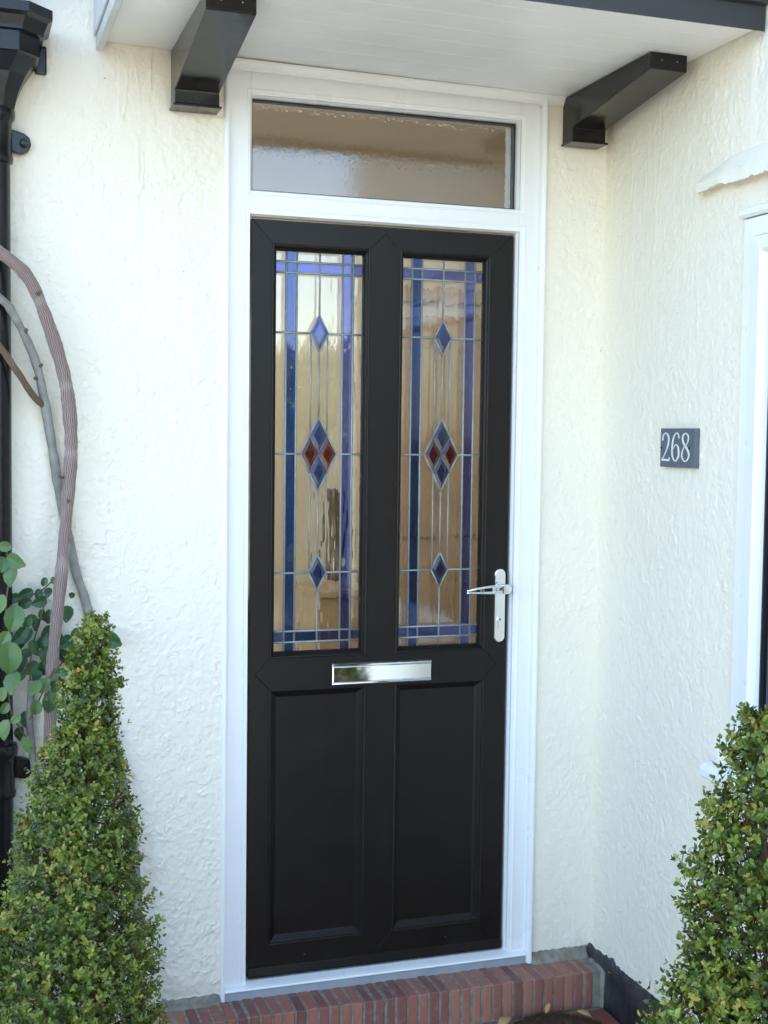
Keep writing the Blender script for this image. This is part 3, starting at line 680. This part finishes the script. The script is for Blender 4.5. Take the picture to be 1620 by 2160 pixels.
# ================================================================== DOWNPIPE
dp = empty('downpipe', (-.632, -.088, -.24), 'black cast iron downpipe with hopper head at the left edge', 'drainpipe')
PC = (-.632, -.088)
lathe('pipe', [(.0375, -.24), (.0375, 2.16)], (*PC, 0), 'z', M_iron, dp, 40)
lathe('upper_pipe', [(.033, 2.40), (.033, 3.4)], (*PC, 0), 'z', M_iron, dp, 40)
lathe('pipe_collar', [(.033, 2.405), (.045, 2.405), (.047, 2.412), (.047, 2.424), (.043, 2.432), (.043, 2.448), (.046, 2.455), (.046, 2.468), (.040, 2.476), (.033, 2.478)], (*PC, 0), 'z', M_iron, dp, 40)
def collar(z):
    c = lathe('eared_collar', [(.0376, z-.062), (.043, z-.060), (.0445, z-.052), (.0445, z-.046), (.0415, z-.040), (.0415, z+.030), (.0425, z+.034), (.0475, z+.040), (.049, z+.048), (.049, z+.060), (.046, z+.068), (.0376, z+.070)], (*PC, 0), 'z', M_iron, dp, 40)
    # fixing ear on the right with its bolt
    a = [(-.592, z-.024), (-.568, z-.030), (-.552, z-.022), (-.545, z-.006), (-.549, z+.010), (-.560, z+.019), (-.576, z+.024), (-.592, z+.028)]
    prism('ear', a, 'y', -.060, -.040, M_iron, c, .003, 2)
    lathe('ear_bolt', [(.010, -.060), (.010, -.067), (.008, -.070), (.004, -.071)], (-.562, 0, z-.004), 'y', M_iron, c, 16)
    lathe('spacer', [(.009, -.042), (.009, WY+.003)], (-.562, 0, z-.004), 'y', M_iron, c, 12)
collar(2.128); collar(.628)
# hopper head: moulded box narrowing to the pipe
def hop(wd, df, z, ch):   # plan ring: flat back on the wall side, canted front corners
    x0, x1 = PC[0]-wd, PC[0]+wd; yb, yf = WY-.012, df
    return [(x0, yb, z), (x0, yf+ch, z), (x0+ch, yf, z), (x1-ch, yf, z), (x1, yf+ch, z), (x1, yb, z)]
secs = [hop(.128, -.238, 2.400, .055), hop(.128, -.238, 2.378, .055), hop(.118, -.226, 2.372, .052), hop(.110, -.214, 2.352, .050), hop(.110, -.214, 2.345, .050), hop(.100, -.205, 2.342, .047), hop(.100, -.205, 2.300, .047), hop(.094, -.198, 2.298, .045), hop(.070, -.168, 2.262, .036), hop(.054, -.148, 2.225, .030), hop(.046, -.136, 2.190, .026)]
v = [p for s_ in secs for p in s_]; f = []
for i in range(len(secs)-1):
    for k in range(6): f.append((i*6+k, i*6+(k+1) % 6, (i+1)*6+(k+1) % 6, (i+1)*6+k))
f += [tuple(range(6)), tuple(range(len(v)-6, len(v)))]
adopt(dp, pyd('hopper_head', v, f, M_iron))
box('hopper_ear', (-.536, -.048, 2.292), (-.508, WY-.003, 2.358), M_iron, dp, .004)

# ================================================================== CLIMBING ROSE
rs = empty('climbing_rose', (-.45, -.09, -.22), 'bare-stemmed climbing rose with rounded leaves beside the downpipe', 'climber')
def ridger(seed, n1, amp):
    rg = np.random.default_rng(seed); ph = rg.uniform(0, 6.28, 12); fr_ = rg.integers(n1//2, n1, 12); sp = rg.uniform(-.05, .05, 12); am = rg.uniform(.4, 1, 12)
    def f(an, i, N):
        h = 0.
        for q in range(12): h += am[q]*math.sin(fr_[q]*an+ph[q]+i*sp[q]*2.0+2.6*math.sin(i*.31+q*2.1)+1.2*math.sin(i*.83+q))*(.6+.5*math.sin(i*.23+q*1.7))
        node = .10*math.exp(-((i % 34)-17)**2/3.0)
        return amp*h/2.6 + node*.35
    return f
s1 = catmull([(-.70, -.165, 1.905), (-.621, -.16, 1.853), (-.558, -.145, 1.799), (-.514, -.122, 1.703), (-.475, -.10, 1.581), (-.461, -.10, 1.479), (-.459, -.102, 1.388), (-.469, -.104, 1.251), (-.487, -.106, 1.056), (-.504, -.108, .883), (-.511, -.11, .697), (-.52, -.115, .40), (-.53, -.12, .1), (-.53, -.12, -.24)], 20)
n = len(s1); tube('stem', s1, [.0146-.001*math.sin(i*.05)+.0009*math.sin(i*.21)+.0006*math.sin(i*.57) for i in range(n)], M_bark, rs, 96, ridge=ridger(1, 30, .085))
s2 = catmull([(-.72, -.16, 1.83), (-.621, -.150, 1.750), (-.588, -.125, 1.711), (-.541, -.090, 1.615), (-.517, -.064, 1.513), (-.496, -.054, 1.387), (-.480, -.052, 1.284), (-.445, -.05, 1.109), (-.411, -.05, .991), (-.354, -.05, .680), (-.319, -.052, .509), (-.295, -.055, .30), (-.29, -.07, 0), (-.30, -.09, -.24)], 14)
n = len(s2); o = tube('stem', s2, [.0082+.0032*min(1, i/60)+.0007*math.sin(i*.35)+.0005*math.sin(i*.9) for i in range(n)], M_bark2, rs, 20); o['label'] = 'smooth grey stem crossing behind the thick one'
s3 = catmull([(-.72, -.17, 1.72), (-.632, -.155, 1.648), (-.587, -.130, 1.589), (-.546, -.090, 1.530), (-.519, -.066, 1.505), (-.512, -.058, 1.490)], 10)
tube('side_shoot', s3, [.0076-.0026*max(0, (i-len(s3)*.7)/(len(s3)*.3)) for i in range(len(s3))], M_bark3, rs, 24, ridge=ridger(4, 14, .10))
s4 = catmull([(-.552, -.085, .845), (-.553, -.08, .80), (-.556, -.075, .74), (-.548, -.07, .66), (-.538, -.07, .52), (-.53, -.08, .2), (-.53, -.09, -.24)], 8)
tube('stem', s4, .0085, M_bark2, rs, 14)
def knob(p, d, r, l):
    p = Vector(p); d = Vector(d).normalized(); tube('bud_knot', [p, p+d*l*.5, p+d*l, p+d*l*1.25], [r*1.25, r, r*.95, r*.5], M_bark3, rs, 10, ridge=lambda a, i, n: .05*math.sin(3*a))
knob((-.537, -.150, 1.763), (.5, -.6, .5), .0045, .009); knob((-.478, -.112, 1.335), (-.9, -.3, .3), .0035, .010)
knob((-.564, -.115, 1.678), (.3, -.8, .4), .0050, .008); knob((-.530, -.092, 1.600), (.8, -.5, .4), .0042, .007); knob((-.537, -.085, 1.570), (-.8, -.5, 0), .0040, .006)
knob((-.466, -.119, 1.28), (.2, -1, .1), .0035, .004); knob((-.325, -.058, .60), (.9, -.2, .2), .003, .012)
LV = [(-.599,-.161,1.107,.046,10,0),(-.619,-.154,1.135,.037,20,0),(-.590,-.158,1.141,.046,-60,0),(-.613,-.153,1.176,.031,-80,0),(-.594,-.152,1.007,.059,10,0),(-.623,-.165,1.044,.040,0,0),(-.606,-.167,.917,.071,5,0),(-.617,-.147,.957,.040,30,0),(-.577,-.091,.955,.047,60,1),(-.542,-.091,.925,.041,0,1),(-.563,-.073,1.054,.035,80,1),(-.566,-.086,1.033,.033,70,1),(-.534,-.077,1.052,.027,20,1),(-.512,-.086,1.057,.025,10,1),(-.521,-.082,1.083,.021,10,1),(-.500,-.093,1.087,.017,0,1),(-.532,-.082,1.035,.036,80,1),(-.455,-.076,1.048,.019,70,1),(-.538,-.084,.980,.030,20,1),(-.515,-.079,.959,.037,40,1),(-.510,-.081,.998,.033,10,1),(-.597,-.165,.857,.052,0,0),(-.616,-.149,.794,.028,30,0),(-.620,-.153,.829,.031,10,0),(-.614,-.160,.745,.046,15,0),(-.592,-.166,.770,.026,60,0),(-.565,-.076,.749,.038,0,1),(-.578,-.086,.716,.038,20,1),(-.544,-.150,.792,.036,10,0),(-.514,-.136,.801,.049,0,2),(-.499,-.136,.838,.036,80,2),(-.485,-.132,.869,.032,75,2),(-.546,-.158,.841,.034,30,0),(-.527,-.148,.844,.036,20,0),(-.562,-.156,.705,.042,5,0),(-.516,-.075,.904,.041,10,1),(-.550,-.076,.873,.038,40,1),(-.539,-.095,.857,.033,60,1),(-.471,-.084,.934,.041,50,1),(-.457,-.082,.911,.045,40,1),(-.451,-.074,.881,.040,30,1),(-.439,-.082,.954,.042,70,1),(-.363,-.082,.936,.053,-65,1),(-.386,-.090,.948,.035,-70,1),(-.477,-.080,.901,.040,10,1),(-.468,-.080,1.004,.040,5,1),(-.560,-.089,.988,.030,30,1),(-.605,-.083,.979,.033,50,1),(-.575,-.083,.889,.036,20,1),(-.566,-.075,.908,.030,60,1),(-.606,-.081,.807,.025,10,1),(-.551,-.075,.992,.030,70,1),(-.522,-.076,1.001,.030,0,1),(-.581,-.073,.929,.035,30,1),(-.526,-.081,.937,.035,40,1),(-.560,-.093,.956,.035,10,1),(-.592,-.076,1.044,.032,80,1),(-.491,-.074,.944,.035,10,1),(-.578,-.075,.858,.035,50,1),(-.523,-.083,.873,.035,0,1),(-.501,-.080,.914,.032,20,1)]
def rose_leaf(tint, seed):
    rg = random.Random(seed); n = 22; v = [(0, 0, .5)]; v = []
    for ring in (0., .5, 1.):
        for i in range(n):
            a = 2*math.pi*i/n; rx = .42*math.sin(a)*(1-.12*math.cos(a))*(1-.30*max(0, math.cos(a))**3); rz = -.5*math.cos(a)*(1+.08*max(0, math.cos(a))**8)
            k = ring*(1+(.028 if i % 2 else -.02)*(ring == 1.))
            x_, z_ = rx*k, rz*k
            v.append((x_, -.42*abs(x_) + .28*(z_*z_) + .03*math.sin(7*z_+seed)*ring, z_))
    f = []
    for r_ in range(2):
        for i in range(n): f.append((r_*n+i, r_*n+(i+1) % n, (r_+1)*n+(i+1) % n, (r_+1)*n+i))
    me = bpy.data.meshes.new('leaf'); me.from_pydata(v, [], f); me.update(); me.materials.append(M_rose_dark)
    me.polygons.foreach_set('use_smooth', np.ones(len(me.polygons), bool))
    at = me.attributes.new('tint', 'FLOAT', 'POINT'); at.data.foreach_set('value', np.full(len(v), tint, np.float32))
    return me
LM = {0: [rose_leaf(.75+.1*k, k) for k in range(3)], 1: [rose_leaf(.1+.2*k, 5+k) for k in range(3)], 2: [rose_leaf(.45+.15*k, 9+k) for k in range(2)]}  # front leaves lighter, rear ones darker: depth shading put into the tint
rnd = random.Random(8)
twv = []
for x, y, z, l, a, k in LV:
    o = bpy.data.objects.new('leaf', rnd.choice(LM[k])); COL.objects.link(o)
    o.location = (x, y, z); o.scale = (l*.94, l*1.0, l*1.06)
    o.rotation_euler = (rad(rnd.uniform(-32, 22)), rad(a+rnd.uniform(-8, 8)), rad(-18+rnd.uniform(-35, 35)))
    adopt(rs, o)
for P in ([(-.61, -.14, 1.18), (-.605, -.145, 1.10), (-.612, -.15, 1.03), (-.60, -.15, .95), (-.605, -.15, .86), (-.60, -.14, .78), (-.56, -.09, .70)],
          [(-.60, -.075, 1.03), (-.565, -.075, 1.045), (-.53, -.078, 1.06), (-.50, -.08, 1.085)], [(-.49, -.085, .87), (-.46, -.08, .91), (-.42, -.08, .945), (-.37, -.083, .94)],
          [(-.555, -.085, .84), (-.55, -.08, .92), (-.53, -.08, .99), (-.515, -.08, 1.05)], [(-.50, -.125, .88), (-.53, -.13, .82), (-.56, -.14, .76)]):
    tube('twig', catmull(P, 5), .0018, M_twig, rs, 6)

# ================================================================== BOX TOPIARY
def shrub(name, label, base, axis, radius, z0, z1, n_sprig, leaf, seed, lobes=(), stem_r=.012, sparse_top=.0, group=None, core=1.0, squash=1.0):
    """clipped shrub: leafy sprigs set through an outer shell, a trunk and inner twigs. axis(z)->(x,y) radius(z)->r"""
    rg = np.random.default_rng(seed)
    root = empty(name, base, label, 'shrub', group)
    S0, D0, Ln = [], [], []
    shells = [(axis, radius, z0, z1, n_sprig)] + list(lobes)
    for ax, rf, a, b, n in shells:
        zz = np.linspace(a, b, 400); wgt = np.array([rf(z)+.02 for z in zz]); wgt /= wgt.sum()
        z = rg.choice(zz, n, p=wgt)+rg.uniform(-.006, .006, n); th = rg.uniform(0, 2*np.pi, n)
        R = np.array([rf(q) for q in z]); lump = 1+.06*np.sin(3*th+7*z)+.05*np.sin(5*th-13*z+2)+.045*np.sin(23*z+2*th)
        depth = np.where(rg.random(n) < .72, rg.uniform(.70, .98, n), rg.uniform(.25, .75, n))
        r = R*lump*depth; cxy = np.array([ax(q) for q in z])
        px = cxy[:, 0]+r*np.cos(th); py = cxy[:, 1]+r*np.sin(th)*squash
        out = np.stack([np.cos(th), np.sin(th), rg.uniform(.15, 1.5, n)], -1) + rg.normal(0, .35, (n, 3))
        out /= np.linalg.norm(out, axis=1, keepdims=True)
        S0.append(np.stack([px, py, z], -1)); D0.append(out); Ln.append(rg.uniform(2.2, 4.6, n)*leaf*np.where(rg.random(n) < .06, 1.6, 1))
    S0 = np.concatenate(S0); D0 = np.concatenate(D0); Ln = np.concatenate(Ln)
    k_ = 1/(leaf*3.2); q_ = S0*k_
    cl = np.sin(q_[:, 0]*1.3+1.1*np.sin(q_[:, 2]*.9))+np.sin(q_[:, 1]*1.5+q_[:, 2]*.7+2)+np.sin(q_[:, 2]*1.9+1.4*np.sin(q_[:, 0]*.8)+q_[:, 1])
    keep = cl+rg.normal(0, .6, len(cl)) > -2.05
    S0, D0, Ln, cl = S0[keep], D0[keep], Ln[keep], cl[keep]; n = len(S0)
    S0 = S0 - D0*Ln[:, None]*.55
    pairs = 5
    V = []; Ti = []
    sp_t = np.clip(rg.normal(.46, .20, n)+.075*cl, 0, .93)  # clumps tinted lighter, gaps darker: gap shade put into the leaf colour
    for k in range(pairs):
        t = (k+1)/pairs
        for sd in (0, 1, 2) if k == pairs-1 else (0, 1):
            p = S0 + D0*(Ln*t)[:, None]
            up = rg.normal(0, 1, (n, 3)); side = np.cross(D0, up); side /= np.linalg.norm(side, axis=1, keepdims=True)
            if sd == 1 and k: pass
            ld = D0*(.55 if sd < 2 else 1.6) + side*(1.0 if sd == 0 else -1.0 if sd == 1 else .2) + np.array([0, 0, .12]); ld /= np.linalg.norm(ld, axis=1, keepdims=True)
            nn = np.cross(ld, np.cross(D0+.3*rg.normal(0, 1, (n, 3)), ld)); nn /= np.linalg.norm(nn, axis=1, keepdims=True)+1e-9
            wv = np.cross(nn, ld)
            L_ = (leaf*rg.uniform(.6, 1.3, n)*(1.05 if k < pairs-1 else .8))[:, None]; Wd = L_*.27
            q = [p, p+ld*L_*.28+wv*Wd*.85+nn*L_*.05, p+ld*L_*.28-wv*Wd*.85+nn*L_*.05, p+ld*L_*.68+wv*Wd*.9+nn*L_*.03, p+ld*L_*.68-wv*Wd*.9+nn*L_*.03, p+ld*L_-nn*L_*.10, p+ld*L_*.5-nn*L_*.05]
            V.append(np.stack(q, 1)); Ti.append(np.clip(sp_t+rg.normal(0, .13, n)+.06*(k-2), 0, .95))
    V = np.concatenate(V); Ti = np.concatenate(Ti); m_ = len(V)
    odd = rg.random(m_); Ti = np.where(odd < .012, rg.uniform(.93, .985, m_), Ti); Ti = np.where(odd > .9975, 1., Ti)
    b = np.arange(m_)[:, None, None]*7
    F = (np.array([[0, 1, 6], [1, 3, 6], [3, 5, 6], [5, 4, 6], [4, 2, 6], [2, 0, 6]])[None]+b).reshape(-1, 3)
    me = bpy.data.meshes.new('crown'); co = V.reshape(-1, 3).astype(np.float32)
    me.vertices.add(len(co)); me.vertices.foreach_set('co', co.ravel()); me.loops.add(F.size); me.loops.foreach_set('vertex_index', F.ravel().astype(np.int32))
    me.polygons.add(len(F)); me.polygons.foreach_set('loop_start', np.arange(0, F.size, 3, dtype=np.int32)); me.polygons.foreach_set('use_smooth', np.ones(len(F), bool))
    me.update(calc_edges=True)
    at = me.attributes.new('tint', 'FLOAT', 'POINT'); at.data.foreach_set('value', np.repeat(Ti, 7).astype(np.float32))
    cr = link('crown', me, M_box); cr['kind'] = 'stuff'; adopt(root, cr)
    # trunk, limbs and twigs
    P = [Vector((*axis(z), z)) for z in np.linspace(base[2], z1-.05, 12)]
    for i, p in enumerate(P): p.x += .006*math.sin(i*1.7); p.y += .005*math.cos(i*2.1)
    tube('trunk', P, [stem_r*(1-.72*i/11) for i in range(12)], M_twig, root, 10)
    vt, ft = [], []
    sel = rg.choice(n, min(n, 520), replace=False)
    for i in sel:
        e = S0[i]+D0[i]*Ln[i]; zb = max(base[2]+.02, S0[i][2]-.10); ax = axis(zb); s_ = np.array([ax[0]*.55+S0[i][0]*.45, ax[1]*.55+S0[i][1]*.45, zb])
        for (a_, b_, r_) in ((s_, S0[i], .0013), (S0[i], e, .0008)):
            t_ = b_-a_; t_ = t_/(np.linalg.norm(t_)+1e-9); u_ = np.cross(t_, [.3, .5, .8]); u_ /= np.linalg.norm(u_)+1e-9; w_ = np.cross(t_, u_); k0 = len(vt)
            for c in (a_, b_):
                for an in (0, 2.094, 4.189): vt.append(c+(u_*math.cos(an)+w_*math.sin(an))*r_)
            ft += [(k0, k0+1, k0+4, k0+3), (k0+1, k0+2, k0+5, k0+4), (k0+2, k0, k0+3, k0+5)]
    me = bpy.data.meshes.new('twigs'); me.from_pydata([tuple(q) for q in vt], [], ft); me.update()
    tw = link('twigs', me, M_twig); tw['kind'] = 'stuff'; adopt(root, tw)
    return root

def interp(tab):
    zs = [a for a, b in tab]; rs_ = [b for a, b in tab]
    return lambda z: float(np.interp(z, zs, rs_))
LY = -.50
cxl = interp([(-.2, -.515), (.25, -.505), (.6, -.475), (.8, -.463), (1.05, -.440)])
shrub('box_topiary', 'tall cone-shaped box shrub in the lower left corner, in front of the rose stems', (-.51, LY, -.20), lambda z: (cxl(z), LY),
      interp([(-.2, .215), (.1, .212), (.32, .180), (.45, .155), (.62, .114), (.75, .085), (.82, .055), (.88, .060), (.95, .046), (1.02, .022), (1.05, .008)]), -.18, 1.045, 6200, .0118, 21, stem_r=.014)
RY = -1.4
cxr = interp([(0, .640), (.5, .625), (.98, .580)])
shrub('box_topiary', 'box shrub in the lower right corner, partly cut off, under the side window', (.63, RY, -.158), lambda z: (cxr(z), RY),
      interp([(-.2, .15), (.2, .158), (.55, .150), (.70, .135), (.80, .100), (.88, .062), (.94, .034), (.985, .010)]), -.16, .98, 4300, .0128, 33,
      lobes=[(lambda z: (.480-.02*(z < .5), RY-.02), interp([(-.15, .125), (.3, .118), (.45, .082), (.55, .040), (.605, .010)]), -.15, .60, 1700)], stem_r=.013)
# far shrub that the left light mirrors
shrub('garden_shrub', 'broad rounded garden shrub whose top is mirrored in the left stained glass', (3.3, -11.0, -.24), lambda z: (3.3, -11.0),
      interp([(-.2, 2.2), (1.0, 2.3), (1.7, 1.9), (2.1, 1.2), (2.35, .3)]), -.2, 2.35, 2200, .12, 44, stem_r=.09)

# ================================================================== SMALL THINGS
# half-round coir mat below the step
cm = empty('coir_mat', (.79, -.32, -.139), 'brown bristly half-round coir mat on the red tiles below the step', 'mat')
arc = [(.775+.155*math.cos(a), -.335+.172*math.sin(a)) for a in [math.pi*i/20 for i in range(21)]] + [(.62, -.42), (.93, -.42)]
prism('mat_base', arc, 'z', -.1388, -.128, M_coir, cm)
rg = np.random.default_rng(3); vt, ft = [], []
for i in range(5200):
    if i < 3600: a = rg.uniform(0, math.pi); r = math.sqrt(rg.random()); x, y = .775+.152*r*math.cos(a), -.335+.168*r*math.sin(a)
    elif i < 4700: a = rg.uniform(0, math.pi); x, y = .775+.153*math.cos(a), -.335+.169*math.sin(a)
    else: x, y = rg.uniform(.62, .93), rg.uniform(-.42, -.335)
    o_ = np.array([x, y, -.130]); d = np.array([rg.normal(0, .35), rg.normal(0, .35), 1])*rg.uniform(.008, .018); w_ = rg.normal(0, 1, 3); w_ = w_/np.linalg.norm(w_)*.0009
    k0 = len(vt); vt += [o_-w_, o_+w_, o_+d]; ft.append((k0, k0+1, k0+2))
me = bpy.data.meshes.new('bristles'); me.from_pydata([tuple(q) for q in vt], [], ft); me.update()
o = link('bristles', me, M_coir); o['kind'] = 'stuff'; adopt(cm, o)
def dry_leaf(label, loc, l, rot, seed):
    rg = random.Random(seed); n = 10; v = []; f = []
    for i in range(n+1):
        t = i/n; wd = math.sin(math.pi*min(1, t*1.02))**.7*.22*l*(1+rg.uniform(-.12, .12)); c = .25*l*math.sin(t*3.0)*.4
        v += [((t-.5)*l, -wd, c+.12*wd), ((t-.5)*l, 0, c), ((t-.5)*l, wd, c+.35*wd)]
    for i in range(n): f += [(i*3, i*3+1, i*3+4, i*3+3), (i*3+1, i*3+2, i*3+5, i*3+4)]
    me = bpy.data.meshes.new('dry_leaf'); me.from_pydata(v, [], f); me.update()
    o = link('dry_leaf', me, M_dry, None, True); o.location = loc; o.rotation_euler = rot; o['label'] = label; o['category'] = 'leaf'
    md = o.modifiers.new('thick', 'SOLIDIFY'); md.thickness = .0006
    o['group'] = 'dry leaves by the step'
dry_leaf('curled yellow dead leaf lying on the black band by the right end of the step', (.977, -.185, -.026), .024, (.3, .4, .9), 1)
dry_leaf('long pale dead leaf at the left end of the coir mat', (.655, -.205, -.112), .060, (.1, -.15, .5), 2)
dry_leaf('pale pointed dead leaf sticking up at the middle of the coir mat', (.800, -.168, -.108), .030, (.4, -1.0, .4), 3)
dry_leaf('tan dead leaf at the right end of the coir mat', (.885, -.215, -.115), .042, (.2, .25, -.7), 4)

# things in the hall, seen blurred through the glass
hdoor = empty('hall_door', (1.35, HB-.03, -.02), 'tan wooden inner door seen through the right stained glass', 'door')
box('door_slab', (1.02, HB-.045, -.018), (1.62, HB-.012, 1.96), M_wood, hdoor, .003)
for x0 in (1.10, 1.36):
    for z0, z1 in ((.2, .85), (1.0, 1.82)): box('door_panel', (x0, HB-.056, z0), (x0+.18, HB-.0455, z1), M_wood, hdoor, .004)
box('architrave', (.955, HB-.035, -.02), (1.019, HB-.004, 2.02), M_wood, hdoor, .004)
box('architrave', (1.621, HB-.035, -.02), (1.685, HB-.004, 2.02), M_wood, hdoor, .004)
box('architrave', (.955, HB-.036, 2.0205), (1.685, HB-.004, 2.085), M_wood, hdoor, .004)
hp = empty('hall_post', (.74, 1.75, -.02), 'dark brown wooden post seen through the left stained glass', 'post')
box('post_shaft', (.705, 1.715, -.018), (.765, 1.775, 1.22), M_dark, hp, .006)
hc2 = empty('hall_chest', (.80, 1.45, -.02), 'low red-brown wooden chest seen through the foot of the left stained glass', 'chest')
box('chest_body', (.56, 1.32, -.018), (.80, 1.62, .84), M_wood, hc2, .004)
box('chest_top', (.545, 1.305, .841), (.815, 1.63, .865), M_wood, hc2, .004)
